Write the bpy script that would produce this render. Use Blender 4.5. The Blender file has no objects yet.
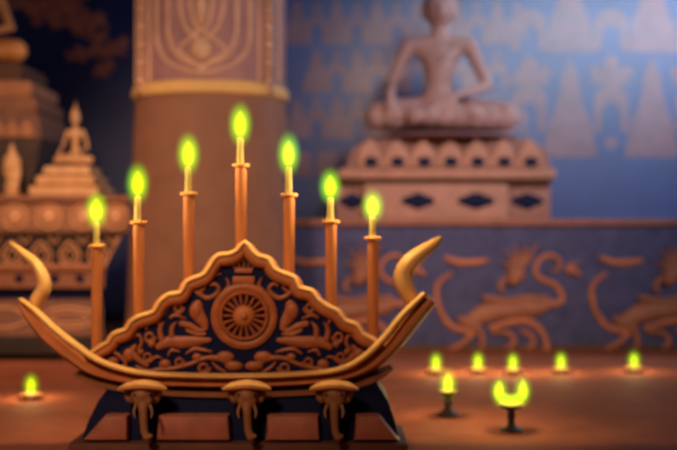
import bpy, bmesh, math, random
from mathutils import Vector, Matrix
random.seed(7)
C = bpy.context.scene.collection
PI = math.pi
# ------------------------------------------------------------------ camera
F = 1073.0            # focal length in pixels of the 677x450 frame
EYE = 1.15
cam_d = bpy.data.cameras.new('camera'); cam = bpy.data.objects.new('camera', cam_d); C.objects.link(cam)
cam.location = (0, 0, EYE); cam.rotation_euler = (PI / 2, 0, 0)
cam_d.sensor_width = 36; cam_d.lens = 36 * F / 677
cam_d.clip_end = 60
cam_d.dof.use_dof = True; cam_d.dof.focus_distance = 4.2; cam_d.dof.aperture_fstop = 0.95
bpy.context.scene.camera = cam
# ------------------------------------------------------------------ world and light
w = bpy.data.worlds.new('world'); bpy.context.scene.world = w; w.use_nodes = True
w.node_tree.nodes['Background'].inputs[0].default_value = (0.50, 0.36, 0.42, 1)
w.node_tree.nodes['Background'].inputs[1].default_value = 0.035
def area(name, loc, target, sx, sy, col, e, spread=PI):
    l = bpy.data.lights.new(name, 'AREA'); l.shape = 'RECTANGLE'; l.size = sx; l.size_y = sy
    l.color = col; l.energy = e; l.spread = spread
    o = bpy.data.objects.new(name, l); C.objects.link(o); o.location = loc
    o.rotation_euler = (Vector(target) - Vector(loc)).to_track_quat('-Z', 'Y').to_euler()
    return o
def spot(name, loc, target, col, e, deg, rad, blend=1.0):
    l = bpy.data.lights.new(name, 'SPOT'); l.color = col; l.energy = e
    l.spot_size = math.radians(deg); l.spot_blend = blend; l.shadow_soft_size = rad
    o = bpy.data.objects.new(name, l); C.objects.link(o); o.location = loc
    o.rotation_euler = (Vector(target) - Vector(loc)).to_track_quat('-Z', 'Y').to_euler()
    return o
# added cool fill for the upper mural, set in an invented side window
area('added_side_fill', (5.7, 10.9, 4.0), (2.4, 12.5, 3.3), 1.6, 1.6, (0.66, 0.80, 1.0), 160)
# added blue strip over the mural, below an opening invented for it
area('added_top_fill', (3.2, 11.6, 4.98), (3.2, 12.1, 3.4), 3.2, 0.9, (0.60, 0.84, 1.0), 50)
# added unseen panel casting a pale sheen across the mural's upper right
area('added_sheen_light', (6.6, 0.2, 6.3), (3.0, 12.5, 3.7), 7.0, 2.6, (0.64, 0.82, 1.0), 112, math.radians(50))
# added warm key light on the shrine, unseen at the front left
spot('added_warm_key', (-2.3, -0.6, 5.0), (-1.0, 7.4, 1.15), (1.0, 0.66, 0.42), 2150, 40, 0.5)
# added unseen spot to brighten the left altar
spot('added_altar_fill', (-2.0, 5.0, 4.3), (-2.9, 9.1, 1.25), (1.0, 0.68, 0.44), 700, 48, 0.25)
# added spot to brighten the throne and frieze, from an unseen point
spot('added_throne_fill', (1.6, 4.2, 4.2), (1.1, 10.3, 1.9), (1.0, 0.72, 0.56), 640, 40, 0.4)
vs = bpy.context.scene.view_settings
vs.view_transform = 'Standard'; vs.look = 'None'; vs.gamma = 1; vs.use_curve_mapping = False; vs.exposure = 0.0

# ------------------------------------------------------------------ helpers
def lin(c):
    return tuple((v / 255 / 12.92) if v / 255 <= 0.04045 else ((v / 255 + 0.055) / 1.055) ** 2.4 for v in c)
def mat(name, rgb, rough=0.6, var=0.25, scale=9, metal=0.0, bump=0.15, spec=0.4):
    m = bpy.data.materials.new(name); m.use_nodes = True
    nt = m.node_tree; b = nt.nodes['Principled BSDF']
    tc = nt.nodes.new('ShaderNodeTexCoord'); n = nt.nodes.new('ShaderNodeTexNoise')
    n.inputs['Scale'].default_value = scale; n.inputs['Detail'].default_value = 6; n.inputs['Roughness'].default_value = 0.65
    nt.links.new(tc.outputs['Object'], n.inputs['Vector'])
    r = nt.nodes.new('ShaderNodeValToRGB'); c = lin(rgb)
    r.color_ramp.elements[0].position = 0.3; r.color_ramp.elements[1].position = 0.7
    r.color_ramp.elements[0].color = (*[v * (1 - var) for v in c], 1)
    r.color_ramp.elements[1].color = (*[min(1, v * (1 + var)) for v in c], 1)
    nt.links.new(n.outputs['Fac'], r.inputs['Fac']); nt.links.new(r.outputs['Color'], b.inputs['Base Color'])
    b.inputs['Roughness'].default_value = rough; b.inputs['Metallic'].default_value = metal
    b.inputs['Specular IOR Level'].default_value = spec
    if bump:
        n2 = nt.nodes.new('ShaderNodeTexNoise'); n2.inputs['Scale'].default_value = 60; n2.inputs['Detail'].default_value = 4
        nt.links.new(tc.outputs['Object'], n2.inputs['Vector'])
        bp = nt.nodes.new('ShaderNodeBump'); bp.inputs['Strength'].default_value = bump; bp.inputs['Distance'].default_value = 0.01
        nt.links.new(n2.outputs['Fac'], bp.inputs['Height']); nt.links.new(bp.outputs['Normal'], b.inputs['Normal'])
    return m
def P(px, py, d): return Vector(((px - 338.5) * d / F, d, EYE - (py - 225) * d / F))
def smooth(pts, n=6):
    pts = [Vector(p) for p in pts]
    if len(pts) < 3: return pts
    out = []
    for i in range(len(pts) - 1):
        a = pts[max(i - 1, 0)]; b = pts[i]; c = pts[i + 1]; d = pts[min(i + 2, len(pts) - 1)]
        for k in range(n):
            t = k / n
            out.append(0.5 * ((2 * b) + (c - a) * t + (2 * a - 5 * b + 4 * c - d) * t * t + (3 * b - a - 3 * c + d) * t ** 3))
    out.append(pts[-1]); return out
def lerp_list(l, n):
    if not isinstance(l, (list, tuple)): return [l] * n
    r = []
    for i in range(n):
        t = i / max(n - 1, 1) * (len(l) - 1); k = min(int(t), len(l) - 2)
        r.append(l[k] + (l[k + 1] - l[k]) * (t - k))
    return r
def tube(bm, pts, r, ry=None, seg=10, n=6, curve=True, closed=False):
    """Tapered tube along pts; r = radius in the picture-facing plane, ry = radius along depth."""
    pp = smooth(pts, n) if curve else [Vector(p) for p in pts]
    N = len(pp); rs = lerp_list(r, N); rys = lerp_list(ry, N) if ry is not None else rs
    rings = []
    for i in range(N):
        if closed: t = pp[(i + 1) % N] - pp[i - 1]
        else: t = pp[min(i + 1, N - 1)] - pp[max(i - 1, 0)]
        if t.length < 1e-9: t = Vector((0, 0, 1))
        t.normalize()
        up = Vector((0, 1, 0))
        if abs(t.dot(up)) > 0.95: up = Vector((0, 0, 1))
        a = t.cross(up).normalized(); b = a.cross(t).normalized()
        rings.append([bm.verts.new(pp[i] + a * math.cos(2 * PI * k / seg) * rs[i] + b * math.sin(2 * PI * k / seg) * rys[i]) for k in range(seg)])
    for i in range(N if closed else N - 1):
        A = rings[i]; B = rings[(i + 1) % N]
        for k in range(seg): bm.faces.new((A[k], A[(k + 1) % seg], B[(k + 1) % seg], B[k]))
    if not closed:
        for ring, p, s, o in ((rings[0], pp[0], rs[0], pp[1]), (rings[-1], pp[-1], rs[-1], pp[-2])):
            tip = bm.verts.new(p + (p - o).normalized() * s * 0.6)
            for k in range(seg): bm.faces.new((ring[k], ring[(k + 1) % seg], tip))
def ell(bm, c, rx, ry, rz, u=14, v=9, rot=0):
    bmesh.ops.create_uvsphere(bm, u_segments=u, v_segments=v, radius=1,
        matrix=Matrix.Translation(Vector(c)) @ Matrix.Rotation(rot, 4, 'Y') @ Matrix.Diagonal((rx, ry, rz, 1)))
def box(bm, x0, x1, y0, y1, z0, z1, bev=0.0):
    r = bmesh.ops.create_cube(bm, size=1, matrix=Matrix.Translation(((x0 + x1) / 2, (y0 + y1) / 2, (z0 + z1) / 2)) @ Matrix.Diagonal((x1 - x0, y1 - y0, z1 - z0, 1)))
    if bev:
        es = list({e for v in r['verts'] for e in v.link_edges})
        bmesh.ops.bevel(bm, geom=es, offset=bev, segments=2, affect='EDGES', profile=0.6)
def lathe(bm, c, prof, seg=24):
    rings = []
    for (r, z) in prof:
        rings.append([bm.verts.new((c[0] + math.cos(2 * PI * k / seg) * r, c[1] + math.sin(2 * PI * k / seg) * r, c[2] + z)) for k in range(seg)])
    for A, B in zip(rings, rings[1:]):
        for k in range(seg): bm.faces.new((A[k], A[(k + 1) % seg], B[(k + 1) % seg], B[k]))
    bm.faces.new(rings[0]); bm.faces.new(rings[-1])
def prism(bm, pts, y0, y1, bev=0.0):
    """extrude an outline given as (x, z) from y0 (front) to y1 (back)"""
    A = [bm.verts.new((x, y0, z)) for x, z in pts]; B = [bm.verts.new((x, y1, z)) for x, z in pts]
    n = len(pts); fs = [bm.faces.new(A), bm.faces.new(B[::-1])]
    for k in range(n): fs.append(bm.faces.new((A[k], B[k], B[(k + 1) % n], A[(k + 1) % n])))
    if bev:
        es = list(fs[0].edges)
        bmesh.ops.bevel(bm, geom=es, offset=bev, segments=2, affect='EDGES', profile=0.5)
def rect_loft(bm, rings):
    """rings: (x0, x1, y0, y1, z) from top to bottom"""
    R = [[bm.verts.new(v) for v in ((a, c, z), (b, c, z), (b, d, z), (a, d, z))] for a, b, c, d, z in rings]
    for A, B in zip(R, R[1:]):
        for k in range(4): bm.faces.new((A[k], A[(k + 1) % 4], B[(k + 1) % 4], B[k]))
    bm.faces.new(R[0]); bm.faces.new(R[-1])
def obj(name, bm, m, parent=None, sm=True, origin=None):
    """one mesh object; bm is in world coordinates, moved to the parent's (or its own) origin"""
    bmesh.ops.recalc_face_normals(bm, faces=bm.faces)
    o0 = Vector(origin) if origin is not None else Vector((0, 0, 0))
    base = Vector((0, 0, 0)); p = parent
    while p is not None: base += p.location; p = p.parent
    off = base + (o0 if origin is not None else Vector((0, 0, 0)))
    me = bpy.data.meshes.new(name)
    bmesh.ops.translate(bm, verts=bm.verts, vec=-(Vector(origin) if origin is not None else base))
    bm.to_mesh(me); bm.free(); me.materials.append(m)
    if sm: me.polygons.foreach_set('use_smooth', [True] * len(me.polygons))
    if sm: me.set_sharp_from_angle(angle=math.radians(42))
    o = bpy.data.objects.new(name, me); C.objects.link(o)
    if parent is not None: o.parent = parent
    if origin is not None: o.location = Vector(origin) - base
    return o
def thing(name, label, cat, loc, group=None):
    o = bpy.data.objects.new(name, None); C.objects.link(o); o.location = loc; o.empty_display_size = 0.1
    return tag(o, label, cat, group)
def tag(o, label, cat, group=None):
    o['label'] = label; o['category'] = cat
    if group: o['group'] = group
    return o
def struct(o, label=None):
    o['kind'] = 'structure'
    if label: o['label'] = label
    return o
def dup(root, loc, label):
    r = root.copy(); C.objects.link(r); r.location = loc; r['label'] = label
    for ch in list(root.children):
        c = ch.copy(); C.objects.link(c); c.parent = r
        for g in list(ch.children):
            d = g.copy(); C.objects.link(d); d.parent = c
    return r
NB = bmesh.new

# ------------------------------------------------------------------ materials
M_wall = mat('blue_mural_ground', (38, 46, 98), 0.34, 0.2, 3, spec=0.7)
M_fig = mat('mural_red_paint', (108, 64, 76), 0.34, 0.3, 6, spec=0.7)
M_leaf = mat('mural_leaf_paint', (200, 112, 92), 0.75, 0.35, 8, spec=0.2)
M_floor = mat('polished_brown_floor', (164, 92, 68), 0.8, 0.25, 2.2, bump=0.08, spec=0.1)
M_ceil = mat('dark_timber', (50, 34, 30), 0.8)
M_frieze = mat('dark_violet_frieze', (72, 70, 106), 0.75, 0.3, 7, spec=0.2)
M_relief = mat('frieze_relief', (178, 104, 74), 0.6, 0.25, 8)
M_orange = mat('orange_lacquer', (184, 108, 54), 0.6, 0.12, 6, bump=0.05)
M_gold = mat('worn_gold_leaf', (222, 166, 96), 0.55, 0.18, 8, bump=0.1)
M_band = mat('border_orange_brown', (186, 108, 58), .55, .2, 10, bump=.05)
M_bronze = mat('brown_gilt_relief', (160, 86, 44), 0.5, 0.25, 20, bump=0.1)
M_navy = mat('navy_lacquer_and_shade', (14, 18, 52), 0.6, 0.3, 12, bump=0.0, spec=0.12)  # lacquer colour, also the painted shade of the throne's oval hollows
M_panel = mat('brown_lacquer_panel', (172, 102, 80), 0.5, 0.25, 6)
M_grey = mat('carved_grey_brown', (150, 100, 62), 0.55, 0.25, 10)
M_col = mat('brown_column_plaster', (140, 92, 73), 0.7, 0.16, 3)
M_colrel = mat('column_relief', (205, 156, 130), 0.6, 0.2, 6)
M_colbg = mat('column_capital_ground', (158, 112, 114), 0.7, 0.25, 5)
M_ring = mat('ochre_gilded_ring', (222, 170, 104), 0.6, 0.12, 5)
M_altar = mat('altar_terracotta', (166, 104, 72), 0.65, 0.2, 5)
M_altard = mat('altar_dark_brown', (92, 56, 42), 0.7, 0.25, 6)
M_altarl = mat('altar_relief_line', (204, 140, 100), 0.6, 0.2, 8)
M_stat = mat('statue_pale_gilt', (206, 148, 100), 0.5, 0.22, 12)
M_throne = mat('throne_sandstone', (174, 120, 102), 0.65, 0.2, 6)
M_wax = mat('pale_yellow_wax', (165, 146, 78), 0.6, 0.08, 10, bump=0.0)
M_dark = mat('dark_metal', (52, 38, 40), 0.45, 0.2, 12, bump=0.05)
M_wick = mat('wick_char', (30, 22, 18), 0.9)
M_cup = mat('clay_cup', (110, 72, 48), 0.6, 0.15, 14, bump=0.0)
def flame_mat(name, col, s):
    m = bpy.data.materials.new(name); m.use_nodes = True; nt = m.node_tree; nt.nodes.clear()
    out = nt.nodes.new('ShaderNodeOutputMaterial'); e = nt.nodes.new('ShaderNodeEmission'); t = nt.nodes.new('ShaderNodeBsdfTransparent')
    a = nt.nodes.new('ShaderNodeAddShader'); e.inputs[0].default_value = (*col, 1); e.inputs[1].default_value = s
    nt.links.new(e.outputs[0], a.inputs[0]); nt.links.new(t.outputs[0], a.inputs[1]); nt.links.new(a.outputs[0], out.inputs['Surface'])
    return m
def halo_mat(name, col, s, power=1.6):
    m = bpy.data.materials.new(name); m.use_nodes = True; nt = m.node_tree; nt.nodes.clear()
    out = nt.nodes.new('ShaderNodeOutputMaterial'); e = nt.nodes.new('ShaderNodeEmission')
    tc = nt.nodes.new('ShaderNodeTexCoord'); g = nt.nodes.new('ShaderNodeTexGradient'); g.gradient_type = 'SPHERICAL'
    pw = nt.nodes.new('ShaderNodeMath'); pw.operation = 'POWER'; pw.inputs[1].default_value = power
    mu = nt.nodes.new('ShaderNodeMath'); mu.operation = 'MULTIPLY'; mu.inputs[1].default_value = s
    nt.links.new(tc.outputs['Object'], g.inputs[0]); nt.links.new(g.outputs['Fac'], pw.inputs[0])
    nt.links.new(pw.outputs[0], mu.inputs[0]); nt.links.new(mu.outputs[0], e.inputs['Strength'])
    cr = nt.nodes.new('ShaderNodeValToRGB'); cr.color_ramp.elements[0].position = 0.1; cr.color_ramp.elements[1].position = 0.85
    cr.color_ramp.elements[0].color = (*col, 1); cr.color_ramp.elements[1].color = (0.72, 0.9, 0, 1)
    nt.links.new(g.outputs['Fac'], cr.inputs['Fac']); nt.links.new(cr.outputs['Color'], e.inputs['Color']); nt.links.new(e.outputs[0], out.inputs['Volume'])
    return m
M_core = flame_mat('flame_core', (0.22, 0.30, 0.0), 1.0)
M_halo = halo_mat('flame_gas', (0.12, 0.72, 0.0), 38, 1.8)

# ------------------------------------------------------------------ the hall
DW = 12.5; DF = 9.87
bm = NB(); box(bm, -5.2, 6.0, -3, DW + 0.2, -0.2, 0); struct(obj('floor', bm, M_floor, sm=False), 'brown polished temple floor')
bm = NB(); box(bm, -5.2, 6.0, DW, DW + 0.2, 0, 5); wall_back = struct(obj('wall_back', bm, M_wall, sm=False), 'deep blue back wall painted with a mural of red figures')
bm = NB(); box(bm, -5.2, -5.0, 8, DW, 0, 5); struct(obj('wall_left', bm, M_wall, sm=False))
bm = NB()
box(bm, 5.8, 6.0, 8, 10.0, 0, 5); box(bm, 5.8, 6.0, 11.8, DW, 0, 5); box(bm, 5.8, 6.0, 10.0, 11.8, 0, 3.1); box(bm, 5.8, 6.0, 10.0, 11.8, 4.9, 5)
struct(obj('wall_right', bm, M_wall, sm=False))  # opening cut for the invented window and its fill light
bm = NB()
for y0, y1, z0, z1 in ((10.0, 11.8, 3.1, 3.2), (10.0, 11.8, 4.8, 4.9), (10.0, 10.1, 3.2, 4.8), (11.7, 11.8, 3.2, 4.8), (10.86, 10.94, 3.2, 4.8)):
    box(bm, 5.82, 5.96, y0, y1, z0, z1)
struct(obj('added_window_1', bm, M_ceil, sm=False))  # frame of an invented window, added to house the side fill
bm = NB(); box(bm, -5.2, 1.5, 8, DW + .2, 5, 5.2); box(bm, 1.5, 6.0, 8, 11.1, 5, 5.2); box(bm, 4.9, 6.0, 11.1, DW + .2, 5, 5.2); box(bm, 1.5, 4.9, 12.1, DW + .2, 5, 5.2); struct(obj('ceiling', bm, M_ceil, sm=False))  # gap near the back wall cut for the added top light

# mural painted on the back wall: rows of robed figures, arches between them, foliage on the left
bm = NB()
def wx(px): return (px - 338.5) * DW / F
def wz(py): return EYE - (py - 225) * DW / F
TH = 0.004
def mur(pts): prism(bm, [(wx(x), wz(y)) for x, y in pts], DW - random.uniform(.003, .006), DW + 0.01)
def robed(cx, base, h, wd):
    pts = [(-.5, 0), (-.47, .12), (-.38, .34), (-.25, .5), (-.2, .62), (-.17, .7), (-.17, .8), (-.09, .88), (0, 1.0),
           (.09, .88), (.17, .8), (.17, .7), (.2, .62), (.25, .5), (.38, .34), (.47, .12), (.5, 0)]
    mur([(cx + a * wd, base - b * h) for a, b in pts])
def arch(cx, base, h, wd):
    pts = [(-.5, 0), (-.5, .7), (-.38, .9), (-.15, 1), (.15, 1), (.38, .9), (.5, .7), (.5, 0), (.3, 0), (.26, .45), (.12, .62), (-.12, .62), (-.26, .45), (-.3, 0)]
    mur([(cx + a * wd, base - b * h) for a, b in pts])
def lozenge(cx, cy, r): mur([(cx + r * math.cos(t * PI / 4) * (1 if t % 2 == 0 else .75), cy + r * math.sin(t * PI / 4) * (1 if t % 2 == 0 else .75)) for t in range(8)])
for cx in (570, 652, 734): robed(cx, 157, 100, 54)
for cx in (611, 693, 529): arch(cx, 132, 48, 34); lozenge(cx, 143, 7)
for cx in (570, 652, 734): robed(cx, 52, 96, 50)
for cx in (611, 693, 529): arch(cx, 50, 40, 34); robed(cx, 84, 30, 40); lozenge(cx, 66, 6)
for cx in (545, 595, 627, 677): lozenge(cx, 72, 7)
for r_, (yb, hh, off) in enumerate(((44, 46, 0), (92, 44, 20), (138, 42, 0))):
    for k in range(6):
        cx = 297 + off + k * 40
        if cx > 505: continue
        robed(cx, yb, hh, 30)
        arch(cx + 20, yb - 4, 26, 20)
        lozenge(cx + 20, yb - 36, 5)
for k in range(5): mur([(292 + k * 26, 152), (310 + k * 26, 152), (312 + k * 26, 176), (290 + k * 26, 176)])
m_ = obj('mural_figures', bm, M_fig, wall_back, sm=False); m_['label'] = 'painted rows of dusky red robed figures'
bm = NB()
def leafcluster(cx, cy, r, n):
    for _ in range(n):
        a = random.uniform(0, 2 * PI); q = r * math.sqrt(random.random()); x = cx + q * math.cos(a) * 1.3; y = cy + q * math.sin(a) * .8
        t = random.uniform(0, PI); L = random.uniform(4, 8); W = L * .45
        pts = [(0, -1), (.8, -.3), (.7, .4), (0, 1), (-.7, .4), (-.8, -.3)]
        c, s = math.cos(t), math.sin(t); yo = random.uniform(0.002, 0.006)
        prism(bm, [(wx(x + a_ * W * c - b_ * L * s), wz(y + a_ * W * s + b_ * L * c)) for a_, b_ in pts], DW - yo, DW + .01)
for cx, cy, r, n in ((52, 12, 19, 46), (88, 20, 13, 26), (84, 30, 8, 12), (108, 44, 14, 30), (82, 54, 9, 16), (102, 68, 8, 14), (20, 6, 12, 12), (70, 2, 14, 18)):
    leafcluster(cx, cy, r, n)
m_ = obj('mural_foliage', bm, M_leaf, wall_back, sm=False); m_['label'] = 'painted reddish brown foliage'

# ------------------------------------------------------------------ raised platform with frieze
TOPZ = P(0, 219, DF).z
bm = NB(); box(bm, -0.95, 5.8, DF, DW, 0, TOPZ - .06); plat = struct(obj('trim_1', bm, M_frieze, sm=False), 'dark violet front of the raised platform behind the lamps')
bm = NB(); box(bm, -0.97, 5.8, DF - .05, DW, TOPZ - .06, TOPZ, .012); struct(obj('trim_2', bm, mat('platform_edge', (140, 84, 70), .6)), 'brown top ledge of the raised platform')
bm = NB(); box(bm, -0.96, 5.8, DF - .03, DF + .02, 0, .05, .01); struct(obj('trim_3', bm, M_altard))
LION = 'lions carved along the frieze'
def lion(x0, label):
    dx = x0 - 435; S = DF / F
    def L(px, py, dy=0.0): v = P(px + dx, py, DF); v.y = DF - .022 - dy; return v
    t = thing('lion_relief', label, 'relief', P(500 + dx, 350, DF), LION)
    def tb(name, lists, ry=.022):
        b = NB()
        for pts, r in lists: tube(b, [L(*p) for p in pts], [v * S for v in (r if isinstance(r, list) else [r])] if isinstance(r, list) else r * S, ry=ry)
        return obj(name, b, M_relief, t)
    b = NB()
    tube(b, [L(466, 322), L(486, 313), L(510, 309), (L(535, 307)), L(548, 303)], [6 * S, 10 * S, 9 * S, 9 * S, 6 * S], ry=.05)
    tube(b, [L(483, 297, .03), L(507, 300, .03), L(525, 297, .03), L(541, 298, .03)], 3 * S, ry=.02)
    tube(b, [L(458, 317, .02), L(467, 323, .02), L(480, 328, .02)], [3 * S, 4.5 * S, 3.5 * S], ry=.03)
    obj('body', b, mat('relief_body', (150, 92, 72), .65) if 'relief_body' not in bpy.data.materials else bpy.data.materials['relief_body'], t)
    tb('tail', [([(474, 331), (453, 327), (441, 312), (436, 294), (439, 282), (451, 273)], [3.6, 3, 2.8, 2.6, 2.4, 1.6])])
    tb('horn', [([(444, 257), (459, 262), (474, 262), (487, 260)], [2, 3.4, 3.4, 2])])
    tb('neck', [([(541, 298), (555, 304), (562, 297), (555, 285), (541, 279), (535, 270), (540, 259), (551, 255), (559, 261), (558, 269), (551, 270)], [4, 3, 2.8, 2.8, 2.6, 2.4, 2.2, 2.2, 2, 1.6, 1.2])])
    b = NB(); ell(b, L(571, 270), 6 * S, .04, 4 * S); tube(b, [L(566, 267), L(573, 264), L(578, 262)], [2 * S, 1.5 * S, .8 * S], ry=.02); tube(b, [L(571, 271), L(577, 272), L(580, 276)], [2.5 * S, 2 * S, 1 * S], ry=.02)
    obj('tuft', b, M_relief, t)
    b = NB(); ell(b, L(516, 274), 10 * S, .07, 9 * S); ell(b, L(513, 281, .03), 5 * S, .05, 4 * S)
    for ex in (511, 521): ell(b, L(ex, 271, .055), 1.8 * S, .015, 1.6 * S)
    tube(b, [L(506, 278), L(500, 285), L(503, 292)], [3 * S, 3 * S, 2 * S], ry=.03)
    obj('head', b, bpy.data.materials['relief_body'], t)
    b = NB()
    for k, (ex, ey) in enumerate(((500, 262), (506, 251), (515, 245), (526, 245), (537, 244), (534, 256))):
        tube(b, [L(512 + k * 1.6, 268), L((514 + ex) / 2 + 2, (268 + ey) / 2), L(ex, ey)], [3 * S, 2.4 * S, .9 * S], ry=.02)
    obj('crest', b, bpy.data.materials['relief_body'], t)
    for pts, r in (([(489, 328), (510, 322), (528, 321), (540, 330), (546, 341), (546, 350)], [2.6, 3.4, 3.6, 3.2, 2.8, 3]),
                   ([(492, 331), (508, 333), (514, 341), (507, 348)], [2.4, 2.6, 2.4, 2]),
                   ([(520, 330), (530, 335), (533, 343), (527, 349)], [2.4, 2.8, 2.4, 2]),
                   ([(478, 328), (482, 338), (481, 349)], [3, 2.4, 2.4]),
                   ([(474, 332), (462, 343), (450, 349)], [2.8, 2.4, 2])):
        tb('leg', [(pts, r)], .03)
lion(435, 'carved lion with curling tail on the frieze, wholly in view right of the stand')
lion(590, 'carved lion on the frieze cut off by the right edge of the picture')
lion(280, 'carved lion on the frieze half hidden behind the candle stand posts')

# ------------------------------------------------------------------ statues
def capsule(bm, a, b, ra, rb):
    a = Vector(a); b = Vector(b); n = 6
    for i in range(n + 1):
        t = i / n; r = ra + (rb - ra) * t
        bmesh.ops.create_icosphere(bm, subdivisions=2, radius=r, matrix=Matrix.Translation(a.lerp(b, t)))
def remeshed(name, bm, vox, m, parent=None, origin=None, sm_it=4):
    o = obj(name, bm, m, parent, origin=origin)
    md = o.modifiers.new('r', 'REMESH'); md.mode = 'VOXEL'; md.voxel_size = vox; md.use_smooth_shade = True
    sm = o.modifiers.new('s', 'SMOOTH'); sm.iterations = sm_it; sm.factor = 0.5
    bpy.context.view_layer.update()
    me = bpy.data.meshes.new_from_object(o.evaluated_get(bpy.context.evaluated_depsgraph_get()))
    o.modifiers.clear(); old = o.data; o.data = me; bpy.data.meshes.remove(old); me.name = name
    if not me.materials: me.materials.append(m)
    me.polygons.foreach_set('use_smooth', [True] * len(me.polygons))
    return o
def buddha(name, label, base, W, zs, m, spire=True, group=None):
    """seated figure, right hand reaching down over the knee; W = width across the knees"""
    base = Vector(base); bm = NB()
    def q(x, y, z): return base + Vector((x * W, y * W, z * W * zs))
    def cp(a, b, ra, rb): capsule(bm, q(*a), q(*b), ra * W, rb * W)
    def el(c, rx, ry, rz): ell(bm, q(*c), rx * W, ry * W, rz * W * zs, 20, 14)
    cp((.14, .08, .13), (.40, -.12, .10), .13, .10); cp((-.14, .08, .13), (-.40, -.12, .10), .13, .10)
    cp((.40, -.13, .09), (-.18, -.26, .09), .09, .06); cp((-.40, -.13, .09), (.18, -.22, .12), .09, .06)
    el((0, .06, .1), .3, .2, .1)
    cp((0, .07, .14), (0, .06, .32), .15, .09); cp((0, .06, .32), (0, .05, .50), .09, .115)
    el((0, .045, .53), .15, .09, .085)
    cp((0, .05, .58), (.18, .05, .595), .08, .055); cp((0, .05, .58), (-.18, .05, .595), .08, .055)
    cp((-.2, .05, .585), (-.315, .03, .32), .055, .04); cp((-.315, .03, .32), (-.335, -.20, .24), .04, .034)
    cp((.2, .05, .585), (.315, .03, .32), .055, .04); cp((.315, .03, .32), (.07, -.2, .22), .04, .032)
    cp((-.335, -.20, .24), (-.335, -.255, .16), .036, .036)
    for k, l in enumerate((.05, .03, .035, .06)):
        cp((-.365 + k * .021, -.262, .15), (-.367 + k * .021, -.265, l), .0105, .008)
    cp((-.30, -.23, .19), (-.285, -.255, .10), .012, .009)
    for k in range(4): cp((.06, -.215 - k * .008, .215 - k * .014), (-.07, -.225 - k * .008, .205 - k * .014), .011, .009)
    cp((.05, -.2, .23), (-.02, -.22, .25), .012, .009)
    cp((0, .04, .62), (0, .03, .75), .065, .058)
    el((0, .02, .83), .1, .11, .135); el((0, .04, .95), .065, .065, .06)
    el((-.105, .03, .81), .016, .03, .065); el((.105, .03, .81), .016, .03, .065)
    cp((0, -.085, .845), (0, -.105, .81), .010, .017)
    el((-.035, -.08, .85), .02, .012, .01); el((.035, -.08, .85), .02, .012, .01); el((0, -.088, .765), .028, .014, .01)
    if spire: cp((0, .04, .98), (0, .04, 1.18), .035, .008)
    # shoulder cloth edge
    cp((.12, -.07, .62), (-.05, -.1, .4), .018, .014)
    t = thing(name, label, 'statue', base, group)
    remeshed('body', bm, W * .013, m, t)
    b = NB()
    for i in range(5):
        for k in range(int(14 - i * 2)):
            a = 2 * PI * k / (14 - i * 2); z = .87 + i * .025; rr = .1 * math.sqrt(max(0.05, 1 - ((z - .83) / .15) ** 2))
            if math.sin(a) < -.3 and i < 2: continue
            ell(b, q(math.cos(a) * rr, .025 + math.sin(a) * rr * 1.08, z), .017 * W, .017 * W, .017 * W * zs, 6, 5)
    obj('hair', b, m, t)
    return t

# the large throne on the platform, right of the column
DT = 10.5
def T(px, py, d=DT): return P(px, py, d)
tz = lambda py, d=DT: P(0, py, d).z
tx = lambda px, d=DT: P(px, 0, d).x
S_T = DT / F
t = thing('throne_base', 'sandstone coloured throne base with oval niches painted in dark shade, standing on the platform', 'plinth', (tx(455), DT, TOPZ))
b = NB(); box(b, tx(364), tx(508), DT, DT + 1.5, TOPZ, tz(184), .02); obj('body', b, M_throne, t)
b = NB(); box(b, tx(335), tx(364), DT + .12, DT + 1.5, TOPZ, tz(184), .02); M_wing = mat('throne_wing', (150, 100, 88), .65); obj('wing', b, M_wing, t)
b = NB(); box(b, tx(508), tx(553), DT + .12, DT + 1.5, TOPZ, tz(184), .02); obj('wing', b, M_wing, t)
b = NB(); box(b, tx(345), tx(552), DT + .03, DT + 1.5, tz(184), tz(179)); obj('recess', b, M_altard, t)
b = NB(); box(b, tx(338), tx(555), DT - .06, DT + 1.5, tz(179), tz(169), .03); obj('top_slab', b, M_throne, t)
for cx, wd, dd in ((418, 17, 0), (476, 19, 0), (529, 17, .12), (352, 13, .12)):
    b = NB(); ell(b, T(cx, 201) + Vector((0, dd, 0)), wd * S_T, .012, 6.5 * S_T, 24, 8)
    ell(b, T(cx, 201) + Vector((0, dd, 0)), wd * .6 * S_T, .014, 8.5 * S_T, 24, 8); obj('niche_shade', b, M_navy, t)  # shade of the hollows painted as dark blue ovals on the front
t2 = thing('lotus_pedestal', 'lotus petal pedestal between the throne base and the large seated statue', 'pedestal', (tx(450), DT, tz(169)))
b = NB(); rect_loft(b, [(tx(368), tx(532), DT + .1, DT + 1.2, tz(138)), (tx(352), tx(546), DT + .02, DT + 1.4, tz(150)), (tx(346), tx(552), DT, DT + 1.4, tz(169))])
obj('body', b, mat('pedestal_body', (132, 86, 78), .65), t2)
for k in range(7):
    cx = 370 + k * 26.5; b = NB()
    pts = [(-13, 168), (-13, 158), (-9, 148), (0, 139), (9, 148), (13, 158), (13, 168)]
    prism(b, [(tx(cx + a), tz(y)) for a, y in pts], DT - .05, DT + .05, .015)
    pe = obj('petal', b, M_throne, t2)
    b = NB(); ell(b, Vector((tx(cx + 1), DT - .052, tz(162))), 7.5 * S_T, .012, 5 * S_T); obj('petal_eye', b, M_navy, pe)
sb = thing('seat_cushion', 'thin pale seat slab under the crossed legs of the large seated statue', 'slab', (tx(448), DT + .5, tz(138)))
b = NB(); lathe(b, (tx(448), DT + .55, tz(138)), [(.74, 0), (.78, .025), (.74, .05)], 40); obj('slab', b, mat('seat_slab', (120, 80, 84), .7), sb)
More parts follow.
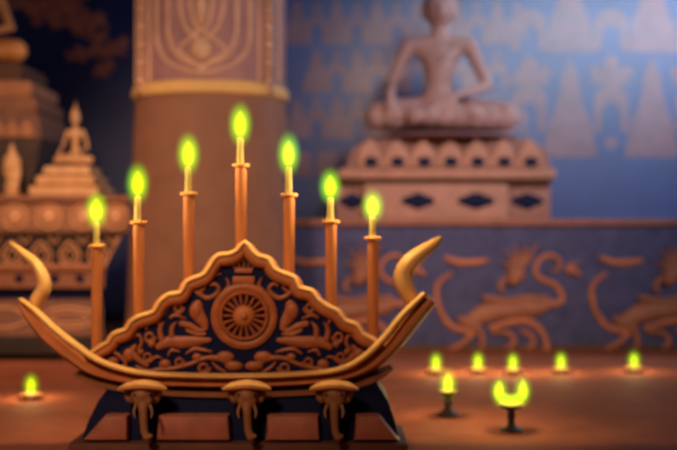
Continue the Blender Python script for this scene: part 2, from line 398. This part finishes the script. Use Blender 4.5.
buddha('seated_statue', 'large pale seated statue on the lotus pedestal, its right hand reaching over the knee', (tx(445), DT + .55, tz(138) + .085), 155 * (DT + .4) / F, 1.0, mat('statue_dusty_pink', (160, 118, 114), .6, .2, 8))

# ------------------------------------------------------------------ column
DC = 9.0; CX = P(211, 0, DC).x; SC = DC / F; R0 = 77 * SC
cz = lambda py: P(0, py, DC - R0 * .6).z
tcol = thing('temple_column', 'thick brown round column with an ochre ring rising behind the candle stand', 'column', (CX, DC, 0))
b = NB(); lathe(b, (CX, DC, 0), [(R0 * 1.18, 0), (R0 * 1.18, .18), (R0 * 1.1, .24), (R0 * 1.07, .5), (R0 * 1.0, cz(150)), (R0 * .97, cz(97))], 64); obj('shaft', b, M_col, tcol)
b = NB(); zc = cz(90); hh = (cz(83) - cz(97)) / 2
lathe(b, (CX, DC, zc), [(R0 * .96, -hh), (R0 * 1.0, -hh * .8), (R0 * 1.02, 0), (R0 * 1.0, hh * .8), (R0 * .96, hh)], 64); obj('ring', b, M_ring, tcol)
RC = R0 * .97
b = NB(); lathe(b, (CX, DC, 0), [(RC, cz(83)), (RC, cz(-60)), (RC * 1.1, cz(-80)), (RC * 1.1, 5.0)], 64); obj('capital', b, M_colbg, tcol)
def cyl(px, py, out=.0):
    x = (px - 209) / 76.0; x = max(-.97, min(.97, x)); a = math.asin(x)
    return Vector((CX + math.sin(a) * (RC + out), DC - math.cos(a) * (RC + out), cz(py)))
def ctube(name, lines, r):
    b = NB()
    for l in lines: tube(b, [cyl(*p) for p in l], r * SC, n=5)
    return obj(name, b, M_colrel, tcol)
def U(cx, hw, bot, top=-60):
    return [(cx - hw, top), (cx - hw, bot - 55), (cx - hw * .97, bot - 30), (cx - hw * .75, bot - 12), (cx - hw * .35, bot - 3), (cx, bot), (cx + hw * .35, bot - 3), (cx + hw * .75, bot - 12), (cx + hw * .97, bot - 30), (cx + hw, bot - 55), (cx + hw, top)]
for hw, bot in ((45, 77), (33, 70), (21, 44), (11, 36)): ctube('arch_moulding', [U(209, hw, bot)], 1.9)
ctube('diamond_ornament', [[(209, 34), (200, 42), (187, 54), (200, 66), (209, 74)], [(209, 34), (218, 42), (232, 54), (218, 66), (209, 74)]], 2.0)
b = NB(); ell(b, cyl(209, 54), 11 * SC, .05, 11 * SC); ell(b, cyl(209, 15), 6 * SC, .06, 17 * SC); ell(b, cyl(209, -20), 7 * SC, .06, 12 * SC); obj('flower_ornament', b, M_colrel, tcol)
b = NB()
for sgn in (-1, 1):
    for k in range(-3, 5):
        y = 10 + k * 18
        c = cyl(209 + sgn * 62, y)
        ell(b, c, 4.5 * SC, .09, 7 * SC, 12, 8); ell(b, cyl(209 + sgn * 62, y + 9), 6 * SC, .08, 3.2 * SC, 12, 8)
obj('side_band_beads', b, M_colrel, tcol)
ctube('side_band', [[(209 + s * o, -60), (209 + s * o, 0), (209 + s * o, 82)] for s in (-1, 1) for o in (53, 70.5)], 1.6)

# ------------------------------------------------------------------ left altar
DA = 9.1; SA = DA / F
ax = lambda px: P(px, 0, DA).x
az = lambda py: P(0, py, DA).z
ATOP = az(195)
ta = thing('altar_table', 'broad terracotta altar with medallions and drop-shaped ornament at the left', 'altar', (ax(20), DA, 0))
YB = DA + 1.2
def arect(name, rings, m, bev=0):
    """altar course: its plan narrows towards the back wall"""
    b = NB(); R_ = []
    for x1, dy, y in rings:
        z = az(y); R_.append([b.verts.new(v) for v in ((ax(-170), DA + dy, z), (ax(x1), DA + dy, z), (ax(x1) - .30, YB, z), (ax(-170), YB, z))])
    for A, B in zip(R_, R_[1:]):
        for k in range(4): b.faces.new((A[k], A[(k + 1) % 4], B[(k + 1) % 4], B[k]))
    b.faces.new(R_[0]); b.faces.new(R_[-1])
    return obj(name, b, m, ta)
arect('top_slab', [(128, -.02, 195), (131, -.05, 197), (131, -.05, 201), (126, .0, 204)], mat('altar_top_edge', (140, 86, 62), .6))
arect('medallion_band', [(128, .0, 204), (128, .0, 230)], mat('altar_band_ground', (146, 92, 64), .65))
arect('cornice', [(128, -.03, 230), (129, -.04, 232), (124, -.02, 236)], M_altard)
arect('drop_band', [(121, .0, 236), (104, .06, 264)], mat('altar_drop_ground', (38, 26, 28), .7))
arect('bar', [(106, .0, 264), (107, -.02, 267), (105, .0, 271)], M_altar)
arect('flower_band', [(104, .03, 271), (103, .03, 288)], mat('altar_mid_brown', (140, 84, 60), .65))
arect('recess', [(96, .12, 288), (96, .12, 300)], M_navy)
arect('body', [(99, .06, 300), (102, .02, 306), (102, .02, 330), (106, -.02, 336)], mat('altar_low_brown', (118, 70, 50), .65))
arect('foot', [(104, 0, 336), (108, -.05, 342), (108, -.05, 353.5)], mat('altar_foot_dark', (46, 32, 28), .75))
def apt(px, py, dy): v = P(px, py, DA); v.y = DA + dy; return v
def circ(px, py, rx, ry, dy, n=20): return [apt(px + rx * math.cos(2 * PI * k / n), py + ry * math.sin(2 * PI * k / n), dy) for k in range(n)]
for cx in (-19, 15, 49, 83, 116):
    b = NB(); ell(b, apt(cx, 217, .0), 8.5 * SA, .05, 9 * SA); tube(b, circ(cx, 217, 12, 12, -.005), 1.5 * SA, closed=True, curve=False)
    for k in range(7):
        a = PI * (k + .5) / 7; tube(b, [apt(cx, 224, -.045), apt(cx + 7 * math.cos(a), 224 - 13 * math.sin(a), -.02)], [.5 * SA, 1.1 * SA], curve=False, seg=6)
    obj('medallion', b, M_altarl, ta)
def drop(cx, cy, rx, ry, dy):
    pts = []
    for k in range(20):
        a = 2 * PI * k / 20; s = math.sin(a); y = cy + ry * s; x = cx + rx * math.cos(a) * (1 if s > 0 else (1 + s * .45))
        pts.append(apt(x, y, dy + (y - 236) / 28 * .06))
    return pts
for cx in (-18, 11, 40, 69, 98):
    b = NB(); tube(b, drop(cx, 254, 10.5, 12, -.01), 1.3 * SA, closed=True, curve=False); tube(b, drop(cx, 255, 5.5, 7, -.01), 1.2 * SA, closed=True, curve=False)
    obj('drop_ornament', b, M_altarl, ta)
for cx in (-33, -4, 25, 54, 83, 112):
    b = NB(); tube(b, [apt(cx - 5, 238, -.005), apt(cx, 244, .01), apt(cx + 5, 238, -.005)], 1.2 * SA, curve=False); obj('chevron', b, M_altarl, ta)
b = NB(); tube(b, [apt(120, 237, 0), apt(104, 263, .05)], 1.4 * SA, curve=False); obj('corner_moulding', b, M_altarl, ta)
for cx in (-12, 18, 54, 79):
    b = NB()
    for k in range(4):
        a = k * PI / 2 + PI / 4; ell(b, apt(cx + 2.6 * math.cos(a), 279 + 2.6 * math.sin(a), .03), 2.6 * SA, .015, 2.6 * SA, 10, 6)
    obj('flower', b, M_navy, ta)
b = NB(); tube(b, circ(68, 318, 27, 10, .015, 28), 1.6 * SA, closed=True, curve=False); tube(b, circ(68, 318, 19, 5, .015, 28), 1.2 * SA, closed=True, curve=False)
tube(b, circ(0, 318, 27, 10, .015, 28), 1.6 * SA, closed=True, curve=False)
obj('cartouche', b, M_altarl, ta)

# stepped pedestal with the small seated statue
def sp(cx, d, rows, dep):
    return [(P(cx - h, 0, d).x, P(cx + h, 0, d).x, d - dep * h / 33, d + dep * h / 33, z) for h, z in rows]
DB = DA + .45; bz = lambda py: ATOP + (195 - py) * DB / F
tp = thing('stepped_pedestal', 'stepped gilt pedestal standing on the left altar beneath the small seated statue', 'pedestal', (P(73, 0, DB).x, DB, ATOP))
for nm, rows in (('base_step', [(30, bz(185)), (33, bz(187)), (33, bz(195))]), ('middle_step', [(25, bz(175)), (28, bz(177)), (28, bz(183)), (26, bz(185))]), ('top_step', [(18, bz(165)), (22, bz(167)), (23, bz(173)), (21, bz(175))])):
    b = NB(); rect_loft(b, sp(73, DB, rows, .33)); obj(nm, b, M_stat, tp)
buddha('seated_statue', 'small gilt seated statue with a pointed crown on the stepped pedestal', (P(75, 0, DB).x, DB, bz(165) + .004), 40 * DB / F, 1.45, M_stat)

# standing figure
DS = DA + .2; sz = lambda py: ATOP + (195 - py) * DS / F; sx = lambda px: P(px, 0, DS).x; SS = DS / F
tf = thing('standing_statue', 'slim standing robed statue on the altar at the left edge', 'statue', (sx(12), DS, ATOP))
b = NB()
for a_, r_ in (((12, 188), 7.6), ((12, 185), 7.2), ((12, 175), 7.4), ((12, 166), 8.2), ((12, 160), 8), ((12, 156), 6), ):
    ell(b, (sx(a_[0]), DS, sz(a_[1])), r_ * SS, r_ * .6 * SS, 6.5 * SS)
capsule(b, (sx(5.5), DS, sz(158)), (sx(4), DS, sz(172)), 2.2 * SS, 1.9 * SS); capsule(b, (sx(4), DS, sz(172)), (sx(10), DS - .05, sz(168)), 1.9 * SS, 1.5 * SS)
capsule(b, (sx(18.5), DS, sz(158)), (sx(20), DS, sz(172)), 2.2 * SS, 1.9 * SS); capsule(b, (sx(20), DS, sz(172)), (sx(19), DS - .02, sz(183)), 1.9 * SS, 1.4 * SS)
capsule(b, (sx(12), DS, sz(155)), (sx(12), DS, sz(151)), 1.9 * SS, 1.7 * SS)
ell(b, (sx(12), DS, sz(148.5)), 3.1 * SS, 3.3 * SS, 4.2 * SS); ell(b, (sx(12), DS, sz(144)), 1.9 * SS, 1.9 * SS, 2 * SS)
ell(b, (sx(12), DS - 3.3 * SS, sz(148)), .6 * SS, .8 * SS, 1 * SS, 8, 6)
remeshed('body', b, .012, M_stat, tf)
b = NB(); lathe(b, (sx(12), DS, ATOP), [(9 * SS, .004), (9 * SS, 2 * SS), (7.5 * SS, 3 * SS)], 24); obj('plinth', b, M_stat, tf)

# tall pedestal and big statue at the left edge
DP = DA + .8; pz = lambda py: ATOP + (195 - py) * DP / F; hx = lambda px: P(px, 0, DP).x
tl = thing('tall_pedestal', 'tall tiered pedestal with a row of petals at the left edge behind the standing statue', 'pedestal', (hx(-38), DP, ATOP))
def prect(name, rings, m):
    b = NB(); rect_loft(b, [(hx(-76 - x1), hx(x1), DP - (x1 + 38) * .004 , DP + .6, pz(y)) for x1, y in rings]); return obj(name, b, m, tl)
prect('top_slab', [(38, 83), (41, 86), (41, 95), (38, 98)], M_altar)
prect('cap', [(26, 64), (30, 70), (28, 83)], M_altard)
prect('upper_step', [(40, 98), (46, 101), (47, 110), (44, 113)], mat('pedestal_step', (130, 80, 58), .65))
prect('petal_band', [(46, 113), (50, 122), (52, 138)], mat('pedestal_band', (112, 68, 52), .65))
prect('foot', [(52, 138), (51, 143), (39, 195)], mat('pedestal_foot', (66, 45, 40), .65))
for cx in range(-60, 50, 14):
    b = NB(); y = DP - (52 + 38) * .004
    prism(b, [(hx(cx + a), pz(q)) for a, q in ((-6, 138), (-6, 129), (0, 121), (6, 129), (6, 138))], y - .02, y + .06, .008); obj('petal', b, M_altar, tl)
buddha('seated_statue', 'big seated statue on the tall pedestal, only its knee and elbow inside the left edge', (hx(-34), DP + .15, pz(64) + .03), 122 * DP / F, 1.0, mat('statue_deep_gilt', (225, 140, 75), .5))

# ------------------------------------------------------------------ the seven-post candle stand
D0 = 5.37; S = D0 / F
def G(px, py, dy=0.0): return P(px, py, D0 + dy)
gx = lambda px: P(px, 0, D0).x
gz = lambda py: P(0, py, D0).z
ts = thing('candle_stand', 'boat-shaped gilt stand with seven orange posts and a carved triangular pediment', 'candle stand', (gx(240), D0, 0))
# base: dark body with raised brown panels
b = NB(); rect_loft(b, [(gx(112), gx(378), D0 - .06, D0 + .30, gz(384)), (gx(100), gx(388), D0 - .05, D0 + .30, gz(400)), (gx(92), gx(394), D0 - .08, D0 + .32, gz(418)), (gx(80), gx(402), D0 - .10, D0 + .34, 0)])
obj('base', b, M_navy, ts)
for pts in (((104, 417), (127, 417), (127, 442), (82, 442)), ((158, 417), (228, 417), (230, 442), (156, 442)), ((267, 417), (318, 417), (320, 442), (265, 442)), ((356, 417), (380, 417), (400, 442), (354, 442))):
    b = NB(); prism(b, [(P(x, 0, D0 - .15).x, P(0, y - 1, D0 - .15).z) for x, y in pts], D0 - .15, D0 - .02, .02); obj('base_panel', b, M_panel, ts)
b = NB(); box(b, gx(76), gx(406), D0 - .17, D0 + .36, 0, P(0, 444, D0 - .17).z, .012); obj('plinth', b, mat('dark_brown_plinth', (104, 62, 48), .6), ts)
# hull under the rail and the lower lip
b = NB(); tube(b, [G(78, 372, .1), G(100, 379, .1), G(150, 387, .1), G(240, 390, .1), G(330, 386, .1), G(370, 377, .1), G(392, 367, .1)], [1.5 * S, 6 * S, 7 * S, 7 * S, 7 * S, 6 * S, 1.5 * S], ry=[.1, .17, .18, .18, .18, .17, .1]); obj('hull', b, mat('hull_brown_gilt', (135, 82, 48), .5), ts)
b = NB()
tube(b, [G(22, 303, .06), G(33, 317, .06), G(50, 335, .06), G(73, 352, .06), G(100, 368, .06), G(140, 377, .06), G(190, 379.5, .06), G(245, 380, .06), G(300, 378, .06), G(342, 373, .06), G(370, 362, .06), G(392, 343, .06), G(410, 322, .06), G(430, 299, .06)],
     [3 * S, 6.5 * S, 8.5 * S, 9 * S, 8 * S, 6.5 * S, 5.5 * S, 5.5 * S, 5.5 * S, 6 * S, 8.5 * S, 9.5 * S, 9.5 * S, 8 * S], ry=[.05, .08, .11, .14, .16, .17, .17, .17, .17, .17, .15, .12, .1, .07], seg=14, n=8)
rl = obj('rail', b, M_band, ts)
b = NB(); tube(b, [G(21, 299, .0), G(36, 311, -.02), G(55, 329, -.05), G(77, 346, -.08), G(102, 362, -.10), G(140, 372.5, -.11), G(190, 375.5, -.11), G(245, 376, -.11), G(300, 374, -.11), G(340, 369, -.11), G(364, 357, -.1), G(385, 337, -.07), G(402, 316, -.04), G(424, 294, -.01)],
     [1.5 * S, 3 * S, 3.5 * S, 3.5 * S, 3.2 * S, 3 * S, 2.8 * S, 2.8 * S, 2.8 * S, 3 * S, 3.5 * S, 3.8 * S, 3.8 * S, 3 * S], ry=.035, seg=10, n=8); obj('ridge', b, M_gold, rl)

for pts, rr in (([(34, 310), (38, 299), (44, 288), (43, 277), (36, 264), (26, 255), (16, 247), (10, 242)], [6, 7.5, 7, 6, 5, 4.2, 3, 1.2]),
                ([(417, 306), (409, 294), (404, 283), (404, 272), (411, 261), (424, 251), (435, 243), (441, 237)], [7, 9, 10, 9.5, 8.5, 7, 5, 1.5])):
    b = NB(); tube(b, [G(x, y, .08) for x, y in pts], [v * S for v in rr], ry=[.05, .06, .06, .055, .05, .04, .03, .012], seg=14, n=8); obj('naga_finial', b, M_gold, ts)
# pediment
Lp = [(88, 357), (92, 351), (101, 344), (110, 339), (115, 331), (127, 327), (133, 318), (143, 313), (155, 309), (161, 299), (170, 292), (182, 290), (188, 279), (197, 275), (206, 271), (213, 260), (219, 253), (229, 252), (238, 248), (245, 240)]
Rp = [(252, 248), (259, 254), (268, 256), (274, 266), (284, 271), (294, 275), (299, 285), (311, 288), (318, 297), (328, 304), (338, 309), (345, 318), (356, 322), (362, 331), (372, 336), (384, 344)]
outl = Lp + Rp
b = NB(); tube(b, [G(x, y + 7, -.015) for x, y in outl], [4 * S] + [7.2 * S] * 18 + [6.5 * S] + [7.2 * S] * 15 + [4 * S], ry=.04, seg=14, n=3); pb = obj('pediment_border', b, M_band, ts)
b = NB(); tube(b, [G(x, y + 2.5, -.02) for x, y in outl], [2 * S] + [3.0 * S] * 34 + [2 * S], ry=.05, seg=10, n=2); obj('ridge', b, M_gold, pb)
b = NB(); prism(b, [(gx(x), gz(y + 8)) for x, y in outl] + [(gx(360), gz(374)), (gx(300), gz(380)), (gx(180), gz(381)), (gx(110), gz(372))], D0 - .01, D0 + .03); obj('pediment_panel', b, M_navy, ts, sm=False)
YR = -.012
wc = (244, 316)
wh = None
b = NB()
prof_r = []
n = 48
def ann(bm, r0, r1, y0, y1, bulge):
    rows = [(r0, y1), (r0, y0), ((r0 * 2 + r1) / 3, y0 - bulge), ((r0 + r1 * 2) / 3, y0 - bulge), (r1, y0), (r1, y1)]
    R = [[bm.verts.new(G(wc[0], wc[1], y) + Vector((math.cos(2 * PI * k / n) * r * S, 0, math.sin(2 * PI * k / n) * r * S))) for k in range(n)] for r, y in rows]
    for A, B in zip(R, R[1:]):
        for k in range(n): bm.faces.new((A[k], A[(k + 1) % n], B[(k + 1) % n], B[k]))
ann(b, 21, 25, -.03, 0, .012); ann(b, 25, 33, -.02, 0, .008)
wh = obj('wheel', b, M_bronze, ts)
b = NB(); ell(b, G(wc[0], wc[1], -.02), 11 * S, .035, 11 * S, 24, 12); ell(b, G(wc[0], wc[1], -.05), 4 * S, .02, 4 * S); obj('hub', b, M_orange, wh)
for k in range(18):
    a = 2 * PI * k / 18; b = NB()
    tube(b, [G(wc[0] + 9 * math.cos(a), wc[1] + 9 * math.sin(a), -.02), G(wc[0] + 22 * math.cos(a), wc[1] + 22 * math.sin(a), -.02)], [1.1 * S, 2.0 * S], ry=.015, curve=False, seg=8); obj('spoke', b, M_bronze, wh)
b = NB()
for x0, x1, y0, y1 in ((233, 255, 276, 284), (235, 253, 268, 273)): box(b, gx(x0), gx(x1), D0 - .03, D0, gz(y1), gz(y0), .008)
for k in range(5): 
    x = 235 + k * 4.5; tube(b, [G(x, 268, -.012), G(x + (k - 2) * .9, 261 - (2 - abs(k - 2)), -.012)], [1.6 * S, .5 * S], ry=.012, curve=False, seg=8)
obj('crown', b, M_bronze, ts)
def rel(name, sgn, strokes, blobs):
    b = NB(); mx = lambda x: x if sgn < 0 else 488 - x
    for pts, r in strokes:
        tube(b, [G(mx(x), y, YR) for x, y in pts], [v * S for v in r], ry=.011, seg=8, n=5)
    for x, y, rx, ry_ in blobs: ell(b, G(mx(x), y, YR), rx * S, .016, ry_ * S, 12, 8)
    return obj(name, b, M_bronze, ts)
def ring(x, y, r, a0=0, turns=1.3):
    return [(x + r * (1 - .55 * k / 9) * math.cos(a0 + turns * 2 * PI * k / 9), y + r * (1 - .55 * k / 9) * math.sin(a0 + turns * 2 * PI * k / 9)) for k in range(10)]
for sgn in (-1, 1):
    rel('creature_relief', sgn,
        [([(157, 348), (168, 342), (182, 342), (196, 341), (211, 340)], [3, 5.5, 6, 5, 2]), ([(162, 340), (160, 330), (164, 322)], [3, 2.6, 1]),
         ([(172, 338), (172, 328), (177, 322)], [3, 2.6, 1]), ([(180, 323), (190, 326), (200, 331), (206, 328)], [3, 3.6, 3, 1.6]), ([(186, 330), (196, 334), (206, 334)], [1.5, 2, 1.5]),
         ([(198, 302), (197, 312), (203, 322), (206, 330)], [4, 7, 5, 2]), (ring(179, 308, 5), [1.8, 1.2]), (ring(150, 337, 5.5), [2.2, 1.3])], [(196, 311, 6.5, 9), (152, 344, 4, 4)])
    rel('scroll_relief', sgn, [([(191, 288), (198, 293), (207, 298), (215, 295), (219, 289), (215, 284), (210, 286)], [1.2, 2.2, 2.4, 2.4, 2.2, 1.8, 1.2]), ([(199, 293), (205, 287), (201, 283)], [2, 1.6, 1])], [])
    rel('vine_relief', sgn, [([(136, 366), (148, 371), (160, 369), (174, 368), (190, 364), (205, 358), (221, 359), (238, 368)], [1.6, 2, 2, 2, 2.2, 2.2, 3, 3.6]), (ring(148, 357, 5), [1.9, 1.1]), (ring(180, 362, 5), [1.9, 1.1]), (ring(204, 368, 6), [2, 1.2]),
         ([(148, 366), (139, 360), (132, 352), (136, 345)], [2, 3, 4, 1.5])], [(129, 355, 6, 7), (165, 364, 6, 5), (197, 357, 5, 4), (225, 357, 9, 6), (234, 366, 9, 5), (113, 361, 6, 4), (141, 352, 3.5, 3.5)])
    for stroke in [([(104, 358), (112, 352), (120, 356), (126, 364), (118, 368)], [1, 1.8, 2, 1.8, 1]), ([(138, 350), (142, 342), (139, 335), (133, 338)], [1.8, 2, 1.6, 1]), ([(146, 330), (150, 322), (158, 320), (160, 327)], [1, 1.8, 1.8, 1]),
        ([(164, 316), (168, 308), (176, 302)], [1, 2, 1]), ([(170, 318), (176, 315), (186, 319)], [1.6, 2, 1]), ([(184, 300), (188, 294), (186, 288)], [1, 2, 1]), ([(168, 356), (172, 350), (180, 352)], [1, 2, 1]), ([(186, 354), (194, 349), (204, 350), (212, 352)], [1, 2.2, 2, 1]),
        ([(212, 362), (218, 368), (226, 372)], [1, 2, 1]), ([(150, 363), (156, 357), (162, 358)], [1, 1.8, 1]), ([(220, 300), (224, 292), (229, 285), (226, 278)], [1, 1.8, 1.8, 1]), ([(208, 282), (214, 276), (221, 274)], [1, 1.8, 1])]: rel('leaf_relief', sgn, [stroke], [])
# posts with drip pans
POSTS = [(97, 247, 95, 211), (139, 223, 135, 184), (189, 194, 187, 154), (241, 165, 239, 124), (289, 195, 288, 154), (331, 222, 329, 187), (373, 239, 372, 207)]
for px, pt, fx, fy in POSTS:
    bot = {97: 352, 139: 330, 189: 300, 241: 262, 289: 290, 331: 322, 373: 350}[px] + 26
    b = NB(); lathe(b, (P(px, 0, D0 + .07).x, D0 + .07, 0), [(5.6 * S, gz(min(bot, 374))), (5.6 * S, gz(pt + 6)), (5.0 * S, gz(pt + 1))], 20); po = obj('post', b, M_orange, ts)
    b = NB(); lathe(b, (P(px, 0, D0 + .07).x, D0 + .07, gz(pt + 1)), [(4 * S, -.008), (8.5 * S, .002), (9 * S, .012), (8 * S, .014), (3.4 * S, .008)], 24); obj('drip_pan', b, mat('pale_drip_pan', (225, 160, 92), .5) if 'pale_drip_pan' not in bpy.data.materials else bpy.data.materials['pale_drip_pan'], po)
# elephant heads under the rail
M_ele = mat('elephant_headdress_gilt', (214, 152, 92), .6)
for cx in (143, 247, 334):
    yo = -.19
    b = NB()
    ell(b, G(cx, 394, yo), 12 * S, .07, 11 * S, 20, 14); ell(b, G(cx, 387, yo), 14 * S, .06, 7 * S, 20, 12)
    ell(b, G(cx - 6, 401, yo - .03), 4 * S, .03, 4 * S); ell(b, G(cx + 6, 401, yo - .03), 4 * S, .03, 4 * S)
    capsule(b, G(cx, 398, yo - .03), G(cx, 410, yo - .05), 6.2 * S, 4.6 * S); capsule(b, G(cx, 410, yo - .05), G(cx + 1, 430, yo - .05), 4.6 * S, 3.8 * S)
    capsule(b, G(cx + 1, 430, yo - .05), G(cx + 3, 438, yo - .06), 4 * S, 3.4 * S); capsule(b, G(cx + 3, 438, yo - .06), G(cx + 8, 436, yo - .06), 3.4 * S, 2.4 * S)
    capsule(b, G(cx, 390, yo), G(cx, 392, .0), 9 * S, 9 * S)
    eh = remeshed('elephant_head', b, .007, M_grey, ts)
    b = NB(); tube(b, [G(cx - 22, 388, yo), G(cx - 14, 386, yo - .02), G(cx, 384.5, yo - .03), G(cx + 14, 386, yo - .02), G(cx + 22, 388, yo)], [1.5 * S, 4.0 * S, 4.8 * S, 4.0 * S, 1.5 * S], ry=[.03, .05, .06, .05, .03]); obj('headdress', b, M_ele, eh)
    for sg in (-1, 1):
        b = NB(); tube(b, [G(cx + sg * 7, 405, yo - .06), G(cx + sg * 9, 412, yo - .08), G(cx + sg * 8, 418, yo - .1)], [1.6 * S, 1.4 * S, .6 * S], seg=8); obj('tusk', b, M_grey, eh)
        b = NB(); ell(b, G(cx + sg * 14, 396, yo + .01), 4.5 * S, .02, 7.5 * S, 14, 10, sg * .35); obj('ear', b, M_grey, eh)
        b = NB(); ell(b, G(cx + sg * 8, 395, yo - .055), 1.5 * S, .01, 1.3 * S, 8, 6); obj('eye', b, M_navy, eh)

# ------------------------------------------------------------------ flames
def add_flame(t, z, rx, h, halo=2.3, mh=None):
    """a flame of width 2*rx and height h standing at local height z of the thing t"""
    o = t.location; b = NB()
    prof = [(.02, 0), (.5, .04), (.82, .14), (1, .32), (.97, .48), (.78, .66), (.5, .81), (.2, .94), (.01, 1)]
    lathe(b, (o.x, o.y, o.z + z), [(r * rx, v * h) for r, v in prof], 16)
    fl = obj('flame', b, M_core, t)
    b = NB(); bmesh.ops.create_icosphere(b, subdivisions=3, radius=1)
    me = bpy.data.meshes.new('outer_flame'); b.to_mesh(me); b.free(); me.materials.append(mh or M_halo)
    g = bpy.data.objects.new('outer_flame', me); C.objects.link(g); g.parent = fl
    g.location = (0, 0, z + h * .46); g.scale = (rx * halo, rx * halo, h * .5 * halo * .72)
    return fl
def flame_light(loc, e, r=.03):
    l = bpy.data.lights.new('flame_glow', 'POINT'); l.energy = e; l.color = (1.0, 0.72, 0.28); l.shadow_soft_size = r
    o = bpy.data.objects.new('flame_light', l); C.objects.link(o); o.location = loc
    return o
CG = 'lit candles on the seven posts'
labels = ['lit candle on the leftmost and lowest left post of the stand', 'lit candle second from the left on the stand', 'lit candle third from the left, beside the tallest one',
          'lit candle on the tallest middle post above the pediment peak', 'lit candle just right of the tallest one, at the column edge', 'lit candle second from the right on the stand', 'lit candle on the rightmost post of the stand']
proto = None
for (px, pt, fx, fy), lab in zip(POSTS, labels):
    base = Vector((P((px * 2 + fx) / 3, 0, D0 + .07).x, D0 + .07, gz(pt + 1) + .0145))
    if proto is None:
        proto = thing('candle', lab, 'candle', base, CG)
        b = NB(); hgt = 24 * S
        lathe(b, base, [(3.6 * S, 0), (3.2 * S, hgt * .3), (2.9 * S, hgt * .9), (2.4 * S, hgt), (.5 * S, hgt * .97)], 16); obj('wax', b, M_wax, proto)
        b = NB(); lathe(b, base, [(.5 * S, hgt * .9), (.4 * S, hgt + 3 * S)], 6); obj('wick', b, M_wick, proto)
        add_flame(proto, hgt + 1.5 * S, 5.0 * S, 23 * S, 3.0)
        c = proto
    else: c = dup(proto, base, lab)
    c.scale.z = (pt - fy) / 37.0
    flame_light(base + Vector((0, 0, 37 * S * c.scale.z)), 8.0)

# ------------------------------------------------------------------ little oil lamps on the floor
def floor_d(py): return F * EYE / (py - 225)
LG = 'small floor lamps'
smalls = [(31, 399, 'small lit lamp alone on the floor left of the candle stand'), (478, 373, 'small lit lamp by the frieze, between the two footed lamps'),
          (513, 374, 'small lit lamp directly behind the footed lamp with the double flame'), (561, 373, 'small lit lamp on the floor right of the double flame lamp'),
          (634, 372, 'rightmost small lit lamp on the floor'), (436, 374, 'small lit lamp behind the single flame footed lamp')]
M_halo_s = halo_mat('small_flame_gas', (0.12, 0.72, 0.0), 22, 1.6)
proto = None
for px, py, lab in smalls:
    d = floor_d(py); s = d / F; base = Vector(((px - 338.5) * s, d, 0))
    if proto is None:
        s = floor_d(373) / F
        proto = thing('floor_lamp_dish', lab, 'oil lamp', base, LG)
        b = NB(); lathe(b, base, [(6 * s, 0), (8.5 * s, 2 * s), (9.5 * s, 4.2 * s), (9 * s, 4.4 * s), (6 * s, 3 * s)], 24); obj('dish', b, mat('clay_dish', (150, 94, 60), .6), proto)
        b = NB(); lathe(b, base, [(5.0 * s, 2.2 * s), (5.6 * s, 4 * s), (4.5 * s, 5.4 * s), (.5 * s, 5.6 * s)], 20); obj('wax', b, M_wax, proto)
        b = NB(); lathe(b, base, [(.5 * s, 5 * s), (.4 * s, 7.5 * s)], 6); obj('wick', b, M_wick, proto)
        add_flame(proto, 5.0 * s, 3.2 * s, 14 * s, 2.7, M_halo_s)
    else: dup(proto, base, lab)
    flame_light(base + Vector((0, 0, 17 * s)), 3.2)
# footed lamps
def footed(px, py, lab, wd, stem, name='footed_lamp'):
    d = floor_d(py); s = d / F; base = Vector(((px - 338.5) * s, d, 0))
    t = thing(name, lab, 'oil lamp', base, 'footed lamps')
    b = NB(); lathe(b, base, [(11 * s, 0), (11 * s, 2 * s), (6 * s, 5 * s), (2.6 * s, 9 * s)], 28); obj('foot', b, M_dark, t)
    b = NB(); lathe(b, base, [(4 * s, 7 * s), (3.2 * s, stem * .55 * s), (4.6 * s, stem * .75 * s), (3.2 * s, stem * .9 * s), (4.5 * s, (stem + 1) * s)], 20); obj('stem', b, M_dark, t)
    b = NB(); lathe(b, base, [(2.5 * s, stem * s), (wd * .7 * s, (stem + 2) * s), (wd * s, (stem + 6) * s), (wd * .96 * s, (stem + 6.3) * s), (wd * .6 * s, (stem + 3.5) * s), (1 * s, (stem + 3) * s)], 28); obj('bowl', b, M_cup, t)
    return t, s
t, s = footed(448, 416, 'footed dark lamp with a single flame on the floor right of the candle stand', 9, 19)
b = NB(); o = t.location; lathe(b, o, [(.6 * s, 22 * s), (.5 * s, 26 * s)], 6); obj('wick', b, M_wick, t)
add_flame(t, 23 * s, 4.4 * s, 20 * s, 2.7, M_halo_s); flame_light(o + Vector((0, 0, 40 * s)), 3.2)
t, s = footed(511, 431, 'larger footed lamp whose bowl holds a double flame', 14, 21)
o = t.location
b = NB()
tube(b, [o + Vector((x * s, 0, z * s)) for x, z in ((-11, 50), (-12, 44), (-12, 37), (-8, 33), (0, 31.5), (8, 33), (12, 37), (12, 44), (12, 51))], [1.2 * s, 4.4 * s, 5 * s, 5.5 * s, 5.2 * s, 5.5 * s, 5 * s, 4.4 * s, 1.2 * s], ry=[.8 * s, 3 * s, 4.5 * s, 4.5 * s, 4 * s, 4.5 * s, 4.5 * s, 3 * s, .8 * s], n=6)
fl = obj('flame', b, M_core, t)
for hx_, hz, sx_, sz_ in ((-11.5, 40, 12, 18), (11.5, 40.5, 12, 19), (0, 29, 20, 10)):
    b = NB(); bmesh.ops.create_icosphere(b, subdivisions=3, radius=1); me = bpy.data.meshes.new('outer_flame'); b.to_mesh(me); b.free(); me.materials.append(M_halo_s)
    g = bpy.data.objects.new('outer_flame', me); C.objects.link(g); g.parent = fl; g.location = (hx_ * s, 0, hz * s); g.scale = (sx_ * s, 10 * s, sz_ * s)
flame_light(o + Vector((0, 0, 52 * s)), 4)
